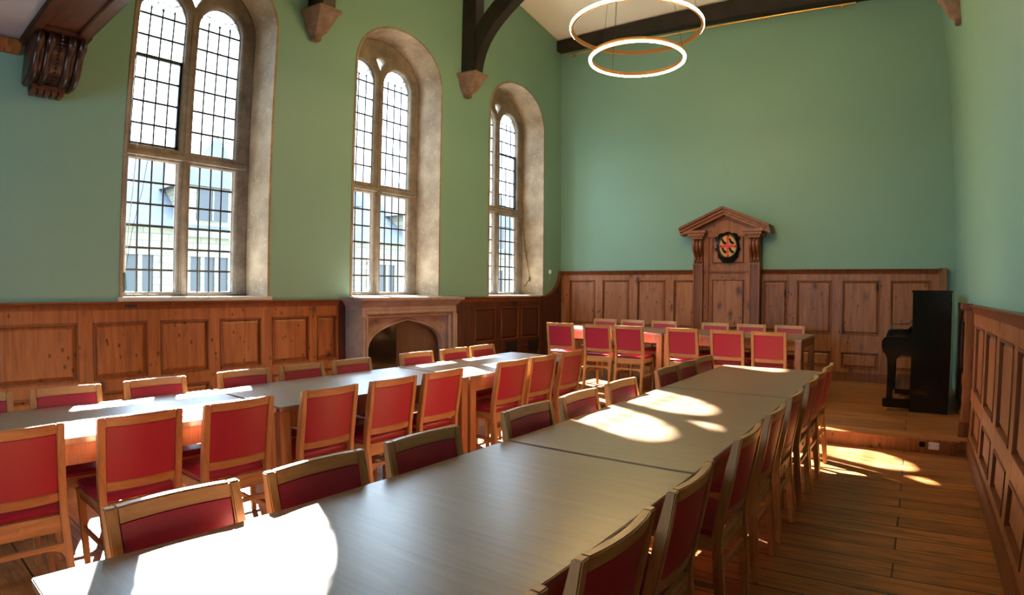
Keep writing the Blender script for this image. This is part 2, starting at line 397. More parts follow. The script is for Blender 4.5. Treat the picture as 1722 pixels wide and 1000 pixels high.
# ------------------------------------------------------------------ panelling
def wainscot(name, label, T, us, rows_, z0, ztop, u0, u1, mfield, cap=True, depth=.03, skirt=.14, mframe=None):
    """us: list of (u0,u1) panel spans, rows_: list of (z0,z1) panel rows; the frame is the stiles and rails around them"""
    root = empty(name); struct(root); root['label'] = label
    mframe = mframe or mfield
    fr = MB(T)
    fr.box(u0, u1, z0, ztop, 0, .008)
    us = sorted(us); edges = [u0] + [x for p in us for x in p] + [u1]
    for k in range(0, len(edges), 2): fr.box(edges[k], edges[k+1], z0, ztop-.02, .006, depth)
    zz = [z0] + [x for p in sorted(rows_) for x in p] + [ztop-.02]
    for a, b in us:
        for k in range(0, len(zz), 2): fr.box(a, b, zz[k], zz[k+1], .006, depth-.0005)
    fr.build('panel_frame', mframe, root, bevel=.0025, seg=1)
    for a, b in us:
        for c, d in sorted(rows_):
            m = MB(T); e = .022
            # raised and fielded panel
            m.hexa([(a+e, c+e, .008), (b-e, c+e, .008), (b-e, d-e, .008), (a+e, d-e, .008),
                    (a+e+.03, c+e+.03, .024), (b-e-.03, c+e+.03, .024), (b-e-.03, d-e-.03, .024), (a+e+.03, d-e-.03, .024)]) if b-a > .2 else m.box(a+e, b-e, c+e, d-e, .008, .014)
            pn = m.build('panel', mfield, root)
            q = MB(T)
            for (x0, x1, y0, y1) in ((a, b, c, c+e*.8), (a, b, d-e*.8, d), (a, a+e*.8, c, d), (b-e*.8, b, c, d)): q.box(x0, x1, y0, y1, .01, depth+.007)
            q.build('panel_moulding', M_pined, pn, bevel=.004)
    if cap:
        c_ = MB(T)
        prof = [(0, ztop-.075), (depth+.006, ztop-.075), (depth+.012, ztop-.05), (depth+.022, ztop-.035), (depth+.028, ztop-.02), (depth+.045, ztop-.012), (depth+.048, ztop), (0, ztop)]
        c_.prism([(b_, a_) for a_, b_ in prof], 'x', u0, u1)       # (u, v=z, w=out)
        c_.build('cap_rail', M_pined, root, bevel=.003)
    if skirt:
        MB(T).box(u0, u1, z0, z0+skirt, depth-.005, depth+.018).build('skirting', M_pined, root, bevel=.005)
    return root
wainscot('trim_3', 'honey pine panelling under the nearest left window', TL,
         [(-1.35, -.75), (-.63, -.05), (.07, .72), (.84, 1.52), (1.65, 2.155), (2.28, 2.78), (2.90, 3.385), (3.515, 4.0), (4.115, 4.39)],
         [(.20, .47), (.585, 1.10)], 0, 1.285, -1.5, 4.42, M_pine)
wainscot('trim_4', 'dark pine panelling between fireplace and platform end', TL,
         [(6.97, 7.49), (7.63, 8.12), (8.20, 8.75)], [(.22, .48), (.60, 1.13)], 0, 1.30, 6.36, 8.86, M_darkpine)
# scrolled end board that climbs to the end-wall panelling
sc = [(8.86, 0.13)] + [(YE-.03, .13), (YE-.03, 1.765), (YE-.075, 1.765)] + [(YE-.08-.62*(1-cos(t)), 1.765-.455*sin(t)) for t in [pi/2*k/14 for k in range(1, 15)]] + [(8.70, 1.30), (8.70, .13)]
sb = empty('trim_5'); struct(sb); sb['label'] = 'dark pine board sweeping up in a concave curve to the corner'
plate([[(8.862, .13)] + sc[1:-2] + [(8.862, 1.31)]], 0.035, 'scroll_board', M_darkpine, TL, sb)
ct = MB(); 
cv = [(YE-.08-.62*(1-cos(t)), 1.765-.455*sin(t)) for t in [pi/2*k/18 for k in range(0, 19)]]
ct.grid([[(XL-.0, y, z), (XL+.06, y, z), (XL+.06, y-.0, z-.03), (XL+.0, y, z-.03)] for y, z in cv], closed_v=True, caps=True)
ct.build('curved_cap', M_pined, sb, smooth=True)
# end wall panelling
wainscot('trim_6', 'knotty pine panelling on the end wall, left of the pediment', TE,
         [(-5.63, -5.10), (-4.95, -4.43), (-4.275, -3.76), (-3.615, -3.24)], [(.30, .55), (.80, 1.60)], ZP, 1.765, XL+.04, -3.215, M_pinep, skirt=.13)
wainscot('trim_7', 'knotty pine panelling on the end wall, right of the pediment', TE,
         [(-2.13, -1.755), (-1.62, -1.10), (-.955, -.42), (-.28, .27)], [(.315, .555), (.805, 1.60)], ZP, 1.765, -2.155, .36, M_pine, skirt=.13)
pp = struct(MB(TE).box(.36, .475, ZP, 1.775, 0, .07).build('trim_8', M_pine, bevel=.004)); pp['label'] = 'plain pine corner post behind the piano'
# right wall panelling
ru = [(7.03, 7.62), (6.12, 6.80), (5.30, 5.90), (4.55, 5.12), (3.80, 4.36), (3.05, 3.64), (2.3, 2.88), (1.55, 2.14), (.8, 1.38), (.05, .63), (-.7, -.12)]
wainscot('trim_9', 'honey pine panelling along the right-hand wall', TR,
         ru, [(.20, .46), (.585, 1.15)], 0, 1.325, -1.5, 7.72, M_pine, depth=.035)
pil = empty('trim_10'); struct(pil); pil['label'] = 'narrow pine pilaster ending the right-hand panelling'
MB(TR).box(6.22, 6.34, ZP, 1.27, .035, .10).build('pilaster_shaft', M_pine, pil, bevel=.005)
MB(TR).box(6.19, 6.37, ZP, .27, .035, .125).build('pilaster_base', M_pined, pil, bevel=.01)
MB(TR).box(6.17, 6.39, 1.27, 1.335, .035, .14).build('pilaster_cap', M_pined, pil, bevel=.012)
# vents in the dark left panelling
for y0, z0, lb in ((7.78, .40, 'black vent grille low in the dark panelling, left one'), (8.42, .38, 'black vent grille low in the dark panelling, right one')):
    r = empty('vent_grille', (XL+.048, y0, z0)); tag(r, lb, 'vent', 'vents in the dark panelling')
    m = MB(); m.box(-.02, .004, 0, .28, 0, .17); m.build('backing', M_iron, r)
    m = MB()
    for k in range(6): m.box(.004, .012, .015, .265, .018+k*.025, .030+k*.025)
    m.build('slats', M_iron, r)

# ------------------------------------------------------------------ roof timbers
def corbel(x, y, z, sgn, sc_=1.0, label=''):
    """tapered stone corbel hanging on a wall; sgn=+1 projects to +X"""
    r = empty('stone_corbel', (x, y, z)); tag(r, label, 'corbel', 'stone corbels under the roof posts')
    m = MB(lambda a, b, c: (a*sgn, b, c)); h = .21
    prof = [(h, .33, .0), (h, .33, -.035), (h*.93, .31, -.05), (h*.80, .27, -.085), (h*.66, .22, -.17), (h*.52, .17, -.245), (h*.36, .11, -.275), (h*.30, .10, -.30)]
    m.grid([[(0, -w_, z_), (p, -w_*.75, z_), (p, w_*.75, z_), (0, w_, z_)] for w_, p, z_ in prof], closed_v=True, caps=True)
    m.build('block', M_corbel, r, bevel=.006)
    m = MB(lambda a, b, c: (a*sgn, b, c)); m.box(0, .10, -.055, .055, -.345, -.30); m.build('drop', M_corbel, r, bevel=.012)
    return r
YT = [3.97, 6.73]
corbel(XL, YT[0], 4.665, 1, label='carved stone corbel between the first and second windows')
corbel(XL, YT[1], 4.66, 1, label='carved stone corbel between the second and third windows')
corbel(XR, YT[1], 4.45, -1, label='carved stone corbel high on the right-hand wall').scale = (.6, .8, 1)
corbel(XR, YT[0], 4.45, -1, label='carved stone corbel on the right wall, near end').scale = (.6, .8, 1)
def lerp(a, b, t): return a + (b-a)*t
for k, y in enumerate(YT):
    for sgn, x in ((1, XL), (-1, XR)):
        r = empty('roof_post', (x, y, 4.66 if sgn == 1 else 4.45))
        side = 'left' if sgn == 1 else 'right'
        tag(r, 'black timber post with curved brace on the %s wall, %s truss' % (side, ['near', 'far'][k]), 'roof post', 'roof posts and braces')
        T = (lambda s_: (lambda a, b, c: (a*s_, b, c)))(sgn)
        pw = .26 if sgn == 1 else .17
        m = MB(T); m.box(0, pw, -.11, .11, .0, 2.0); m.build('post', M_dark, r, bevel=.012)
        dd = 0 if sgn == 1 else .09
        lo = [(.26, .02), (.30, .20), (.345, .33), (.42, .47), (.53, .61), (.66, .73), (.83, .86), (1.03, .99), (1.35, 1.16), (1.8, 1.34)]
        up = [(.255, .30), (.255, .50), (.27, .66), (.31, .76), (.42, .90), (.55, 1.01), (.70, 1.12), (.9, 1.24), (1.25, 1.40), (1.75, 1.55)]
        m = MB(T); m.grid([[(a[0]-dd, -.09, a[1]+dd*4), (b[0]-dd, -.09, b[1]+dd*4), (b[0]-dd, .09, b[1]+dd*4), (a[0]-dd, .09, a[1]+dd*4)] for a, b in zip(lo, up)], closed_v=True, caps=True)
        m.build('curved_brace', M_dark, r, bevel=.008)
    tb_ = MB().box(XL, XR, y-.12, y+.12, 6.24, 6.5).build('tie_beam', M_dark, bevel=.01)
    tag(tb_, 'black tie beam across the hall, %s truss' % ['near', 'far'][k], 'beam', 'tie beams')
# beam along the top of the end wall
m = MB(); m.hexa([(XL, YE-.16, 5.95), (XR, YE-.16, 5.75), (XR, YE, 5.75), (XL, YE, 5.95), (XL, YE-.16, 6.16), (XR, YE-.16, 6.16), (XR, YE, 6.17), (XL, YE, 6.17)])
tag(m.build('wall_beam', M_dark, bevel=.01), 'dark timber beam running along the top of the end wall', 'beam')
rod = empty('picture_rod', (-5.55, YE-.1, 5.83)); tag(rod, 'thin brass picture rod under the dark end-wall beam', 'rod')
MB().tube([(-.05, 0, .01), (4.95, 0, -.09)], .018, 8).build('rod', M_brass, rod, smooth=True)
for xx in (.0, 1.22, 2.4, 3.55, 4.75):
    z = .01 - xx*.02
    b = MB(); b.tube([(xx, .1, z+.02), (xx, .0, z+.02), (xx, -.02, z-.01), (xx, .0, z-.03)], .01, 6); b.lathe([(0.0001, -.02), (.03, -.02), (.03, .02), (.0001, .02)], (xx, .09, z+.02), 10, 'y'); b.build('rod_bracket', M_brass, rod, smooth=True)

# near gallery beam, console bracket and picture rail
gb = empty('gallery_beam', (XL, .95, 3.47)); tag(gb, 'brown panelled oak beam crossing the upper left corner', 'beam')
m = MB(); m.box(0, XR-XL, -.01, .44, .02, .19); m.build('beam_body', M_beam, gb, bevel=.006)
m = MB(); m.box(0, XR-XL, -.01, .075, -.012, .02); m.box(0, XR-XL, .345, .44, -.012, .02)
for k in range(8):
    xx = .42 + k*.98; m.box(xx, xx+.09, .075, .345, -.011, .019)
m.build('soffit_frame', M_beam, gb, bevel=.006)
m = MB(); m.tube([(0, -.012, .0), (6.4, -.012, .0)], .016, 6); m.tube([(0, .44, .0), (6.4, .44, .0)], .014, 6); m.build('beam_moulding', M_mahog, gb, smooth=True)
pr = empty('picture_rail', (XL, -2.5, 3.36)); tag(pr, 'varnished wooden picture rail under the low gallery ceiling', 'picture rail')
MB().prism([(0, 0), (.02, 0), (.03, .04), (.05, .07), (.055, .12), (0, .135)], 'y', 0, 3.45).build('rail', M_pine, pr, bevel=.004)
br_ = empty('console_bracket', (XL, 1.18, 3.46)); tag(br_, 'dark carved wooden scroll bracket under the brown beam', 'bracket')
# side profile (x out from wall, z)
side = [(0, 0), (.44, 0), (.46, -.04), (.45, -.09), (.40, -.12), (.37, -.16), (.35, -.22), (.32, -.28), (.26, -.33), (.18, -.355), (.10, -.36), (0, -.36)]
MB().prism(side, 'y', -.20, .21).build('scroll_body', M_mahog, br_, bevel=.015)
m = MB()
for yy in (-.165, -.08, .085, .17):
    m.tube([(x_+.005, yy, z_) for x_, z_ in side[1:-1]], [.02, .034, .04, .036, .032, .032, .034, .034, .030, .02], 10)
m.build('scroll_ribs', M_mahog, br_, smooth=True)
m = MB()
for k in range(15):
    t = k/14*(len(side)-4); a = side[1+int(t)]; b = side[min(len(side)-2, 2+int(t))]; f = t-int(t)
    m.ball((lerp(a[0], b[0], f)+.012, .003, lerp(a[1], b[1], f)), .013, 8)
m.build('bead_string', M_mahog, br_, smooth=True)
MB().box(0, .49, -.225, .235, 0, .02).build('abacus', M_mahog, br_, bevel=.006)
MB().box(0, .17, -.14, .13, -.40, -.36).build('foot_plate', M_beam, br_, bevel=.004)
m = MB()
for k in range(5): m.box(.02, .16, -.138+k*.055, -.138+k*.055+.042, -.435, -.40)
m.build('pegs', M_beam, br_, bevel=.004)

# ------------------------------------------------------------------ fireplace
fp = empty('fireplace', (XL, 5.37, 0)); tag(fp, 'carved pinkish stone fireplace with a low Tudor arch under the middle window', 'fireplace')
F0, F1 = -.84, .83           # along y
def FT(u, v, w): return (w, u, v)
X0, X1, X2 = .35, .29, .23
def rect(a, b, c, d): return [(a, c), (b, c), (b, d), (a, d)]
def tudor(hw, zs, zt, n=24):
    pts = [(-hw, 0)]
    half = [(1, 0), (.985, .22), (.95, .38), (.89, .51), (.80, .625), (.68, .72), (.52, .815), (.35, .895), (.18, .955), (0, 1)]
    for a, f in half: pts.append((-hw*a, zs + (zt-zs)*f))
    for a, f in half[-2::-1]: pts.append((hw*a, zs + (zt-zs)*f))
    return pts + [(hw, 0)]
OH = .67
def fplate(outer, hole, w0, w1, name, bev=.006):
    return plate([outer_with(outer, hole)], w1-w0, name, M_fstone, lambda u, v, w: (w0+w, u, v), fp, bevel=bev)
def outer_with(outer, hole):
    # arch-shaped notch open at the floor: outer rectangle left-bottom -> hole -> right-bottom
    (a, c), (b, _), (_, d), _ = outer
    return [(a, 0), (a, d), (b, d), (b, 0)] + hole[::-1]
fplate(rect(F0, F1, 0, 1.16), [(-.765, 0), (-.765, 1.10), (.755, 1.10), (.755, 0)], .0, X0, 'outer_frame')
fplate(rect(-.766, .756, 0, 1.10), [(-.715, 0), (-.715, 1.06), (.705, 1.06), (.705, 0)], .0, X1+.02, 'inner_frame')
fplate(rect(-.716, .706, 0, 1.06), tudor(OH, .60, 1.01), .15, X2, 'spandrel')
m = MB(FT); m.tube([(u, v, X2+.006) for u, v in tudor(OH+.012, .60, 1.024)], .014, 8); m.tube([(u, v, X2+.0) for u, v in tudor(OH+.042, .60, 1.046)], .008, 6)
m.build('arch_moulding', M_fstone, fp, smooth=True)
m = MB(FT)
for uu, ww, rr in ((-.822, X0+.006, .018), (-.782, X0+.006, .018), (-.745, X1+.02, .018), (-.722, X2+.01, .014), (.812, X0+.006, .018), (.772, X0+.006, .018), (.735, X1+.02, .018), (.712, X2+.01, .014)): m.tube([(uu, .12, ww), (uu, 1.08, ww)], rr, 10)
m.tube([(-.80, 1.125, X0), (.79, 1.125, X0)], .016, 8); m.tube([(-.745, 1.08, X1+.02), (.735, 1.08, X1+.02)], .016, 8); m.tube([(-.72, 1.066, X2+.01), (.71, 1.066, X2+.01)], .012, 8); m.tube([(-.80, 1.148, X0), (.79, 1.148, X0)], .010, 8)
m.build('jamb_rolls', M_fstone, fp, smooth=True)
for s_ in (-1, 1):               # carved leaf work in the spandrels
    m = MB(FT); random.seed(3)
    for (uu, vv, r0) in ((.60, .97, .045), (.635, .90, .03), (.53, 1.01, .03), (.655, .84, .02), (.46, 1.028, .018)):
        m.tube([(s_*(uu+r0*cos(t)), vv+r0*sin(t), X2+.004) for t in [2*pi*k/14 for k in range(14)]], .007, 6, closed=True)
        for q in range(5):
            a = q*2*pi/5; m.ball((s_*(uu+r0*.5*cos(a)), vv+r0*.5*sin(a), X2+.004), r0*.28, 8)
    m.tube([(s_*.40, 1.035, X2+.003), (s_*.30, 1.045, X2+.003), (s_*.2, 1.048, X2+.003)], .006, 6)
    m.build('spandrel_carving', M_fstone, fp, smooth=True)
# shelf: stepped cornice with returns
m = MB(FT)
for (z0, z1, o_) in ((1.16, 1.205, .0), (1.205, 1.225, .02), (1.225, 1.25, .035), (1.25, 1.272, .055), (1.272, 1.312, .085)):
    m.box(F0-o_, F1+o_, z0, z1, 0, X0+o_)
m.build('mantel_shelf', M_fstone, fp, bevel=.008)
MB(FT).box(F0-.02, -.70, 0, .12, 0, X0+.02).build('plinth', M_fstone, fp, bevel=.01); MB(FT).box(.69, F1+.02, 0, .12, 0, X0+.02).build('plinth', M_fstone, fp, bevel=.01)
m = MB(FT); m.box(-.716, .706, .0, 1.06, .10, .148); m.build('fire_board', M_board, fp)
m = MB(FT); m.box(-.70, -.12, .0, .98, .148, .155); m.build('dark_fire_panel', M_black, fp)
# small timber strips filling the gaps beside the fireplace
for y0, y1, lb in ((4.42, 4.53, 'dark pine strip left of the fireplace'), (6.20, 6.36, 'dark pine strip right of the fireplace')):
    o = struct(MB(TL).box(y0, y1, 0, 1.27, 0, .03).build('trim_11' if y0 < 5 else 'trim_12', M_darkpine, bevel=.003)); o['label'] = lb

# ------------------------------------------------------------------ pedimented panel on the end wall
pd = empty('pediment_panel', (-2.69, YE-.022, ZP)); tag(pd, 'tall pine wall panel with pilasters and pointed pediment holding the crest', 'wall panel')
def PT(u, v, w): return (u, -w, v - ZP)
D = .12
m = MB(PT); m.box(-.53, .53, ZP, 2.30, 0, D-.03)
m.build('backing_board', M_pine, pd)
gb2 = plate([[(-.60, 2.28), (.60, 2.28), (.60, 2.37), (0, 2.68), (-.60, 2.37)]], D+.0, 'tympanum', M_pine, PT, pd)
for s_ in (-1, 1):
    c = s_*.455; m = MB(PT); m.box(c-.082, c+.082, ZP, 1.86, 0, D+.03)
    m.build('pilaster', M_pined, pd, bevel=.004)
    m = MB(PT); m.box(c-.082, c-.06, ZP+.1, 1.86, D+.03, D+.045); m.box(c+.06, c+.082, ZP+.1, 1.86, D+.03, D+.045); m.box(c-.082, c+.082, 1.84, 1.862, D+.03, D+.05); m.box(c-.09, c+.09, ZP, ZP+.1, 0, D+.055)
    m.build('pilaster_trim', M_pine, pd, bevel=.004)
    # scroll console: three S-shaped lobes
    S_ = [(2.235, .16), (2.19, .195), (2.12, .20), (2.06, .17), (2.01, .125), (1.965, .10), (1.93, .095), (1.905, .11)]
    cn = MB(PT); cn.prism([(v, w_) for v, w_ in [(2.25, 0)] + S_ + [(1.90, 0)]], 'x', c-.085, c+.085); con = cn.build('console', M_pined, pd, bevel=.006)
    q = MB(PT)
    for k in (-1, 0, 1):
        q.tube([(c+k*.054, v, w_+.0) for v, w_ in S_], [.022, .028, .029, .026, .023, .022, .022, .027], 10)
        q.ball((c+k*.054, 1.905, .12), .03, 10)
    q.build('scroll_lobes', M_pined, con, smooth=True)
    q = MB(PT)
    for k in range(4): q.box(c-.075+k*.042, c-.075+k*.042+.026, 1.862, 1.895, .0, D+.02)
    q.build('pegs', M_pined, con, bevel=.004)
    q = MB(PT)
    for z0, z1, o_ in ((2.25, 2.28, .0), (2.28, 2.30, .02), (2.30, 2.34, .045), (2.34, 2.385, .075)): q.box(c-.095-o_, c+.095+o_*.9, z0, z1, 0, .21+o_)
    q.build('capital', M_pine, pd, bevel=.006)
    # raking cornice
    for (t0, t1, w_, mt) in ((0, .045, .34, M_pined), (.045, .085, .30, M_pine), (.085, .13, .26, M_pine)):
        e0, e1 = (s_*.72, 2.395), (0, 2.745)
        q = MB(PT); q.prism([(e0[0], e0[1]-t1+.04), (e1[0], e1[1]-t1), (e1[0], e1[1]-t0), (e0[0], e0[1]-t0+.04)], 'z', 0, w_)
        q.build('raking_cornice', mt, pd, bevel=.005)
# centre panels with mouldings
def framed(a, b, pts_z, name, apex=None):
    pts = [(a, pts_z[0]), (b, pts_z[0]), (b, pts_z[1]), (a, pts_z[1])] if apex is None else [(a, pts_z[0]), (b, pts_z[0]), (b, pts_z[1]), ((a+b)/2, apex), (a, pts_z[1])]
    o = plate([pts], .016, name, M_pinep, lambda u, v, w: PT(u, v, D-.03+w), pd)
    q = MB(PT); q.tube([(u, v, D-.012) for u, v in pts], .013, 6, closed=True); q.build('panel_moulding', M_pined, o, smooth=True)
framed(-.225, .265, (1.88, 2.27), 'upper_panel', apex=2.43)
framed(-.225, .265, (.86, 1.60), 'lower_panel')
framed(-.225, .265, (.34, .74), 'base_panel')
m = MB(PT); m.box(-.37, .37, 1.715, 1.745, D-.03, D+.0); m.build('mid_moulding', M_pined, pd, bevel=.005)
for s_ in (-1, 1):
    m = MB(PT); m.box(s_*.33-.04, s_*.33+.04, ZP, 2.3, D-.03, D-.005); m.build('inner_stile', M_pine, pd, bevel=.003)
# crest
cr = empty('coat_of_arms', (-2.655, YE-D-.027, 2.13)); tag(cr, 'oval painted crest with red cross and black birds in a black scrolled frame', 'coat of arms')
CTT = lambda u, v, w: (u, -w, v)
fr = []
for k in range(48):
    t = 2*pi*k/48; rx, rz = .19, .235
    bmpf = 1 + .07*cos(4*t+pi/1) + .05*cos(8*t)
    fr.append((rx*bmpf*sin(t), rz*bmpf*cos(t)))
plate([fr], .03, 'cartouche_frame', M_black, CTT, cr, bevel=.006)
m = MB(CTT); m.tube([(.150*sin(2*pi*k/36), .185*cos(2*pi*k/36), .034) for k in range(36)], .016, 8, closed=True)
for sx_, u0, v0, r in ((1, .165, .115, .035), (-1, -.165, .115, .035), (1, .08, -.225, .03), (-1, -.08, -.225, .03), (1, .175, -.06, .028), (-1, -.175, -.06, .028)):
    m.tube([(u0+sx_*r*(1-k/18)*cos(k*.5), v0+r*(1-k/18)*sin(k*.5), .036) for k in range(14)], .011, 6)
m.box(-.075, .075, -.265, -.22, 0, .035)
m.build('frame_scrolls', M_black, cr, smooth=True)
sh = plate([[(.135*sin(2*pi*k/32), .17*cos(2*pi*k/32)) for k in range(32)]], .008, 'shield', M_gold, lambda u, v, w: CTT(u, v, .03+w), cr)
m = MB(CTT); m.box(-.017, .017, -.158, .158, .038, .045); m.box(-.127, .127, -.019, .015, .038, .0451)
for (u, v) in ((0, .15), (0, -.15), (.118, -.002), (-.118, -.002)): m.ball((u, v, .038), .022, 8)
m.build('red_cross', M_redp, cr)
bird = [(-.035, .035), (-.022, .045), (-.012, .035), (.0, .01), (.03, -.012), (.045, -.03), (.02, -.028), (.012, -.045), (.004, -.028), (-.012, -.02), (-.024, .005)]
for cx_, cz_ in ((-.062, .07), (.06, .07), (-.055, -.07), (.06, -.07)):
    plate([[(cx_+a*1.2, cz_+b*1.2) for a, b in bird]], .007, 'bird', M_black, lambda u, v, w: CTT(u, v, .037+w), cr)

# ------------------------------------------------------------------ pendant rings
def ring_lamp(name, c, r, out, label, ztop):
    o = empty(name, c); tag(o, label, 'pendant lamp')
    n = 72; h = .022; t = .012
    rows = []
    for k in range(n):
        a = 2*pi*k/n; ca, sa = cos(a), sin(a)
        rows.append([((r+dx)*ca, (r+dx)*sa, dz) for dx, dz in ((-t, -h), (t, -h), (t, h), (-t, h))])
    MB().grid(rows, closed_u=True, closed_v=True).build('ring_body', M_bronze, o, smooth=True)
    rows = []
    for k in range(n):
        a = 2*pi*k/n; ca, sa = cos(a), sin(a)
        pr_ = ((t+.001, -h*.85), (t+.007, -h*.6), (t+.007, h*.6), (t+.001, h*.85)) if out else ((-t*.95, -h-.0005), (-t*.7, -h-.012), (t*1.2, -h-.012), (t*1.6, -h+.004), (t*1.0, -h+.006))
        rows.append([((r+dx)*ca, (r+dx)*sa, dz) for dx, dz in pr_])
    MB().grid(rows, closed_u=True, closed_v=True).build('led_strip', M_led, o, smooth=True)
    for k in range(3):
        a = 2*pi*k/3 + .5
        MB().tube([(r*cos(a), r*sin(a), h), (r*.25*cos(a), r*.25*sin(a), ztop-c[2])], .0022, 5).build('cable', M_iron, o)
    return o
ring_lamp('ring_pendant', (-2.6, 5.80, 4.285), .71, True, 'large glowing bronze ring pendant, the upper of the two rings', zc)
ring_lamp('ring_pendant', (-2.6, 5.79, 3.935), .505, False, 'small glowing ring pendant hanging below the large ring', zc)

# ------------------------------------------------------------------ tables
def table(loc, L, Wd, label, group, axis='y'):
    r = empty('dining_table', loc, 0 if axis == 'y' else pi/2); tag(r, label, 'table', group)
    a, b = Wd/2, L/2-.003
    MB().box(-a, a, -b, b, .722, .75).build('table_top', M_top, r, bevel=.003)
    m = MB()
    m.box(-a+.03, -a+.05, -b+.07, b-.07, .62, .722); m.box(a-.05, a-.03, -b+.07, b-.07, .62, .722)
    m.box(-a+.07, a-.07, -b+.03, -b+.05, .62, .722); m.box(-a+.07, a-.07, b-.05, b-.03, .62, .722)
    m.build('apron', M_tleg, r, bevel=.002)
    for sx_ in (-1, 1):
        for sy_ in (-1, 1):
            x, y = sx_*(a-.042), sy_*(b-.042)
            lg = MB(); lg.box(x-.036, x+.036, y-.036, y+.036, 0, .722); lg.build('leg', M_tleg, r, bevel=.004)
    return r
GR, GLt, GE = 'tables of the right-hand row', 'tables of the left-hand row', 'tables on the platform'
table((-1.13, 1.175, 0), 1.83, .86, 'long oak dining table nearest the camera, right-hand row', GR)
table((-1.13, 3.015, 0), 1.83, .86, 'middle oak dining table of the right-hand row, sunlit patches on top', GR)
table((-1.13, 4.68, 0), 1.49, .86, 'farthest oak dining table of the right-hand row', GR)
table((-3.355, .975, 0), 1.65, .83, 'oak dining table at the left edge, left-hand row', GLt)
table((-3.355, 2.64, 0), 1.65, .83, 'middle oak dining table of the left-hand row', GLt)
table((-3.355, 4.31, 0), 1.67, .83, 'farthest oak dining table of the left-hand row, by the fireplace', GLt)
table((-3.72, 7.66, ZP), 1.72, 1.08, 'left oak table of the pair on the platform', GE, 'x')
table((-1.995, 7.66, ZP), 1.70, 1.08, 'right oak table of the pair on the platform', GE, 'x')

# ------------------------------------------------------------------ chairs
def make_chair():
    r = empty('dining_chair')
    yb = lambda z: lerp(.048, -.012, max(0, (z-.48)/.365)) if z > .48 else lerp(.0, .048, min(1, z/.42))
    t = .019
    for s_ in (-1, 1):
        zs = [0, .15, .30, .42, .50, .60, .72, .845]
        back = [(yb(z)-t*(.75 if z < .1 or z > .8 else 1), z) for z in zs]; front = [(yb(z)+t*(.75 if z < .1 or z > .8 else 1.15), z) for z in zs]
        x = s_*.183
        MB().prism(back + front[::-1], 'x', x-.017, x+.017).build('leg', M_oak, r, bevel=.004)
        MB().hexa([(s_*.182-.014, .395, 0), (s_*.182+.014, .395, 0), (s_*.182+.014, .423, 0), (s_*.182-.014, .423, 0),
                   (s_*.182-.018, .388, .425), (s_*.182+.018, .388, .425), (s_*.182+.018, .426, .425), (s_*.182-.018, .426, .425)]).build('leg', M_oak, r, bevel=.003)
    def bowed(z0, z1, th, off, name, mt, bow=.018, bev=.004, pillow=0, hx=.167):
        rows = []
        for k in range(9):
            u = -1 + 2*k/8; x = u*hx; d = -bow*(1-u*u)
            pz = [(z0, 1), (z1, 1)]
            rows.append([(x, yb(z0)+off-th+d, z0), (x, yb(z0)+off+th+d + 0, z0), (x, yb((z0+z1)/2)+off+th+d+pillow*(1-u**4), (z0+z1)/2), (x, yb(z1)+off+th+d, z1), (x, yb(z1)+off-th+d, z1)])
        m = MB(); m.grid(rows, closed_v=True, caps=True); return m.build(name, mt, r, bevel=bev)
    bowed(.800, .845, .014, .0, 'top_rail', M_oakx)
    bowed(.492, .535, .012, .0, 'back_rail', M_oakx)
    bowed(.533, .802, .011, .001, 'backrest', M_vinyl, pillow=.016, bev=.005)
    m = MB(); m.box(-.165, .165, .034, .058, .355, .432); m.box(-.165, .165, .392, .414, .375, .43)
    m.box(-.195, -.173, .055, .39, .375, .43); m.box(.173, .195, .055, .39, .375, .43); m.build('seat_frame', M_oakx, r, bevel=.003)
    # cushion
    rows = []
    for (z, ins) in ((.43, .0), (.447, -.006), (.46, .004), (.468, .03), (.472, .09)):
        q = []
        a, y0, y1 = .196-ins, .062+ins, .435-ins
        for (cx_, cy_) in ((a, y1), (-a, y1), (-a, y0), (a, y0)):
            q.append((cx_*.96, cy_, z)); 
        rows.append(q)
    m = MB(); m.grid(rows, closed_v=True, caps=True); m.build('seat', M_vinyl, r, bevel=.006)
    # rear stretcher with arched brackets
    ys = yb(.26)
    pts = [(-.167, .305), (.167, .305), (.167, .235), (.155, .262), (.13, .277), (.10, .283), (-.10, .283), (-.13, .277), (-.155, .262), (-.167, .235)]
    MB().prism(pts, 'y', ys-.009, ys+.009).build('stretcher', M_oakx, r)
    for s_ in (-1, 1): MB().box(s_*.183-.008, s_*.183+.008, ys+.015, .395, .20, .228).build('stretcher', M_oak, r, bevel=.002)
    MB().lathe([(.0001, -.003), (.013, -.003), (.0135, .0), (.010, .001), (.010, .003), (.0001, .003)], (0, .032, .395), 16, 'y').build('badge', M_gold, r, smooth=True)
    return r
proto = make_chair(); first = [True]
def chair(x, y, z, rz, label, group):
    c = proto if first[0] else copy_tree(proto); first[0] = False
    c.location = (x, y, z); c.rotation_euler = (0, 0, rz); tag(c, label, 'chair', group)
ORD = ['first', 'second', 'third', 'fourth', 'fifth', 'sixth', 'seventh', 'eighth', 'ninth']
jit = random.Random(11)
for k, y in enumerate([.47, 1.01, 1.52, 2.10, 2.60, 3.07, 3.90, 4.35, 4.845]):
    chair(-2.853, y, 0, pi/2 + jit.uniform(-.03, .03), 'red-backed oak chair, %s from left on the near side of the left-hand tables' % ORD[k], 'chairs on the near side of the left-hand tables')
for k, y in enumerate([.44, .93, 1.47, 2.10, 2.58, 3.06, 3.80, 4.31, 4.74]):
    chair(-3.845, y, 0, -pi/2 + jit.uniform(-.03, .03), 'red-backed oak chair, %s from left on the wall side of the left-hand tables' % ORD[k], 'chairs on the wall side of the left-hand tables')
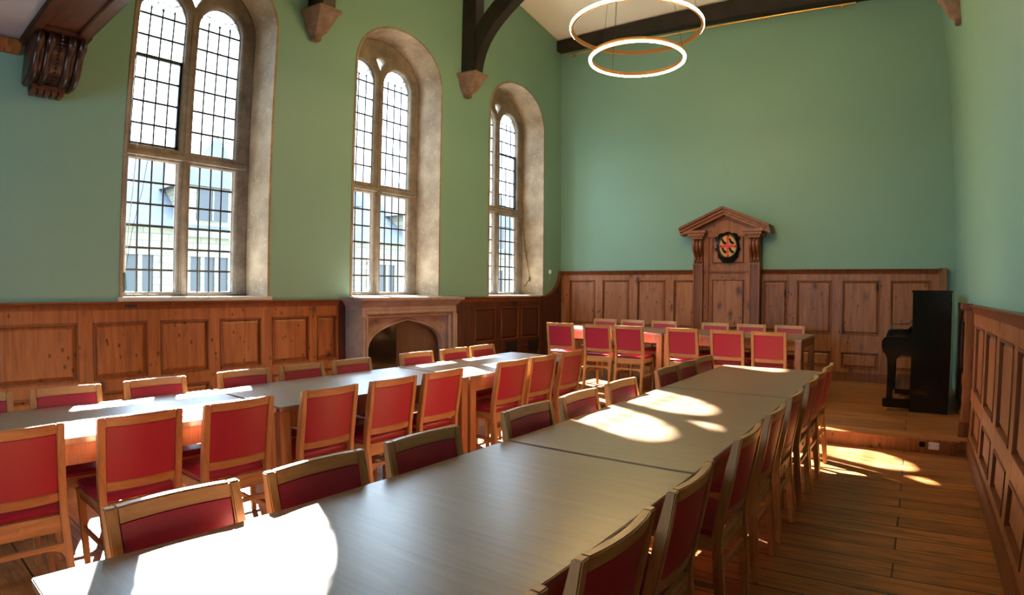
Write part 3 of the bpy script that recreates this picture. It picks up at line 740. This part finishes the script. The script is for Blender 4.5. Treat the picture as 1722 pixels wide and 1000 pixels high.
for k, y in enumerate([.67, 1.16, 1.67, 2.395, 2.90, 3.44, 4.22, 4.64, 5.10]):
    chair(-1.645, y, 0, -pi/2 + jit.uniform(-.03, .03), 'red-backed oak chair, %s from camera on the left side of the right-hand tables' % ORD[k], 'chairs on the left side of the right-hand tables')
for k, y in enumerate([.73, 1.26, 1.79, 2.50, 3.05, 3.60, 4.23, 4.65, 5.08]):
    chair(-.612, y, 0, pi/2 + jit.uniform(-.03, .03), 'red-backed oak chair, %s from camera on the aisle side of the right-hand tables' % ORD[k], 'chairs on the aisle side of the right-hand tables')
for k, x in enumerate([-4.22, -3.66, -3.21, -2.50, -1.95, -1.47]):
    chair(x, 6.86, ZP, (.06 if k == 0 else 0) + jit.uniform(-.03, .03), 'red-backed oak chair, %s from left in front of the platform tables' % ORD[k], 'chairs in front of the platform tables')
for k, x in enumerate([-4.28, -3.81, -3.30, -2.53, -2.02, -1.50]):
    chair(x, 8.30, ZP, pi + jit.uniform(-.03, .03), 'red-padded oak chair, %s from left behind the platform tables' % ORD[k], 'chairs behind the platform tables')

# ------------------------------------------------------------------ piano
pn = empty('upright_piano', (.02, 7.3, ZP)); tag(pn, 'black upright piano standing sideways against the right-hand wall', 'piano')
WP = 1.42
MB().box(0, .40, 0, WP, .0, 1.30).build('case', M_black, pn, bevel=.006)
MB().box(-.012, .41, -.012, WP+.012, 1.30, 1.325).build('lid', M_black, pn, bevel=.006)
for y in (.0, WP-.04):
    MB().prism([(-.30, .645), (-.315, .70), (-.315, .76), (-.29, .80), (-.27, .815), (-.08, .815), (-.03, .83), (0, .87), (0, .615), (-.27, .615)], 'y', y, y+.04).build('cheek', M_black, pn, bevel=.006)
    MB().prism([(-.275, .62), (-.10, .62), (-.165, .56), (-.18, .45), (-.18, .12), (-.245, .12), (-.245, .45), (-.255, .57)], 'y', y+.005, y+.055).build('leg', M_black, pn, bevel=.006)
    MB().box(-.285, .02, y, y+.075, .035, .13).build('toe_block', M_black, pn, bevel=.01)
    MB().lathe([(.0001, -.012), (.018, -.012), (.02, 0), (.018, .012), (.0001, .012)], (-.25, y+.035, .018), 14, 'y').build('castor', M_brass, pn, smooth=True)
MB().box(-.27, 0, .04, WP-.04, .615, .66).build('key_bed', M_black, pn, bevel=.004)
MB().box(-.25, -.06, .09, WP-.09, .66, .685).build('keys', M_ivory, pn, bevel=.003)
MB().tube([(-.27, .02, .83), (-.255, .02, .87), (-.235, .02, .895), (-.05, .02, .895), (0.0, .02, .94)], .008, 8).build('fallboard_edge', M_black, pn, smooth=True)
MB().tube([(-.27, WP-.02, .83), (-.255, WP-.02, .87), (-.235, WP-.02, .895), (-.05, WP-.02, .895), (0.0, WP-.02, .94)], .008, 8).build('fallboard_edge', M_black, pn, smooth=True)
MB().box(-.16, 0, .0, WP, .19, .245).build('bottom_rail', M_black, pn, bevel=.004)
m = MB()
for k in (-1, 0, 1): m.tube([(0, WP/2+k*.07, .09), (-.08, WP/2+k*.07, .08), (-.11, WP/2+k*.07, .075)], [.010, .012, .016], 8)
m.build('pedals', M_brass, pn, smooth=True)
MB().box(.02, .40, .02, WP-.02, -.0, .02).build('base', M_black, pn)

# ------------------------------------------------------------------ small things
so = empty('floor_socket', (.15, YP, .085)); tag(so, 'dark square socket in a brass plate on the platform riser', 'socket')
MB().box(-.04, .04, -.006, 0, -.038, .025).build('plate', plain('aged_brass', (.22, .15, .07), .4, metal=.7), so, bevel=.002)
MB().box(-.024, .024, -.009, -.004, -.028, .017).build('opening', M_black, so)
ws = empty('wall_socket', (.25, YP, .08)); tag(ws, 'white double socket plate on the platform riser', 'socket')
MB().box(-.045, .045, -.008, 0, -.04, .033).build('plate', M_whitep, ws, bevel=.002)
for q in (-.035, .035): MB().lathe([(.0001, -.010), (.004, -.010), (.004, -.007)], (q, 0, -.004), 8, 'y').build('screw', M_iron, ws)
sn = empty('wall_sensor', (XL, 9.12, 1.74)); tag(sn, 'small white sensor box on the green wall beside the curved board', 'sensor')
MB().box(0, .03, -.025, .025, -.03, .04).build('body', M_whitep, sn, bevel=.004)
MB().tube([(.004, 0, -.03), (.004, .0, -.16)], .002, 5).build('wire', M_whitep, sn)
hk = empty('iron_catch', (XL+.055, 1.99, 1.245)); tag(hk, 'small black iron catch on the pine rail below the nearest window', 'catch')
m = MB(); m.box(-.03, .008, -.05, .05, -.01, .012); m.ball((.015, 0, 0), .012); m.build('plate', M_iron, hk)
# window cords
wc = empty('window_cord', (XW+.08, 2.2, 1.4)); tag(wc, 'pale opening cord hanging slack across the nearest window', 'cord')
MB().tube([(0, -.04, 1.78), (0, -.02, 1.5), (.01, -.05, 1.0), (.02, -.09, .5), (.03, -.12, .12)], .004, 5).build('cord', M_cord, wc, smooth=True)
MB().tube([(0, .09, 1.30), (.0, .05, 1.0), (.01, -.04, .6), (.03, -.12, .12)], .003, 5).build('cord', M_iron, wc, smooth=True)
MB().tube([(.03, -.12, .16), (.035, -.125, .08), (.03, -.11, .0), (.03, -.13, -.04)], [.012, .02, .016, .004], 7).build('knot', plain('dark_green_cord', (.02, .05, .04), .7), wc, smooth=True)
w3 = empty('window_cord', (-6.1, WINS[2]+HW-.055, 1.6)); tag(w3, 'dark looped cord tied to a cleat inside the far window reveal', 'cord')
MB().tube([(-.18, -.01, 1.25), (-.12, -.01, .7), (-.05, -.012, .25), (0, -.012, .02)], .004, 5).build('cord', M_iron, w3, smooth=True)
MB().tube([(-.15, -.01, 1.0), (-.13, -.01, .6), (-.04, -.012, .22), (0, -.012, .02)], .003, 5).build('cord', M_iron, w3, smooth=True)
MB().tube([(0.0, -.02, .05), (.0, -.025, -.03)], .014, 7).build('cleat', M_iron, w3, smooth=True)
MB().tube([(0, -.02, -.01), (-.05, -.02, -.04), (-.08, -.02, -.10), (-.12, -.02, -.13)], .006, 6).build('tail', M_iron, w3, smooth=True)

# ------------------------------------------------------------------ outside
struct(MB().box(-45, XL-.6, -30, 45, -3.1, -3).build('ground', M_court))
ob = empty('college_building', (-21, 10, -3)); tag(ob, 'pale rubble-stone gabled building seen through the leaded windows', 'building')
MB().box(-6, 0, -30, 34, 0, 6.6).build('wall', M_fac, ob)
MB().prism([(.4, 6.5), (-3.2, 9.4), (-6.4, 6.5)], 'y', -30, 34).build('roof', M_slate, ob)
for k in range(11):
    y = -28 + k*5.6
    MB().box(-1.6, .25, y-1.1, y+1.1, 6.2, 8.1).build('dormer', M_fac, ob)
    MB().prism([(y-1.35, 8.0), (y+1.35, 8.0), (y, 9.9)], 'x', -3.0, .45).build('gable_roof', M_slate, ob)
    f = MB().box(.25, .30, y-.6, y+.6, 6.8, 7.9).build('window', M_iron, ob)
    MB().box(.29, .33, y-.03, y+.03, 6.8, 7.9).build('mullion', M_fac, f)
    for zz in (1.0, 4.0):
        for dy in (0, 2.8):
            f = MB().box(0, .06, y+dy-.75, y+dy+.75, zz, zz+1.5).build('window', M_iron, ob)
            q = MB()
            for t in (-.8, -.27, .27, .8): q.box(0, .12, y+dy+t-.07, y+dy+t+.07, zz-.1, zz+1.6)
            q.box(0, .14, y+dy-.87, y+dy+.87, zz+1.5, zz+1.68); q.box(0, .14, y+dy-.87, y+dy+.87, zz-.16, zz)
            q.build('window_surround', M_fac, f)
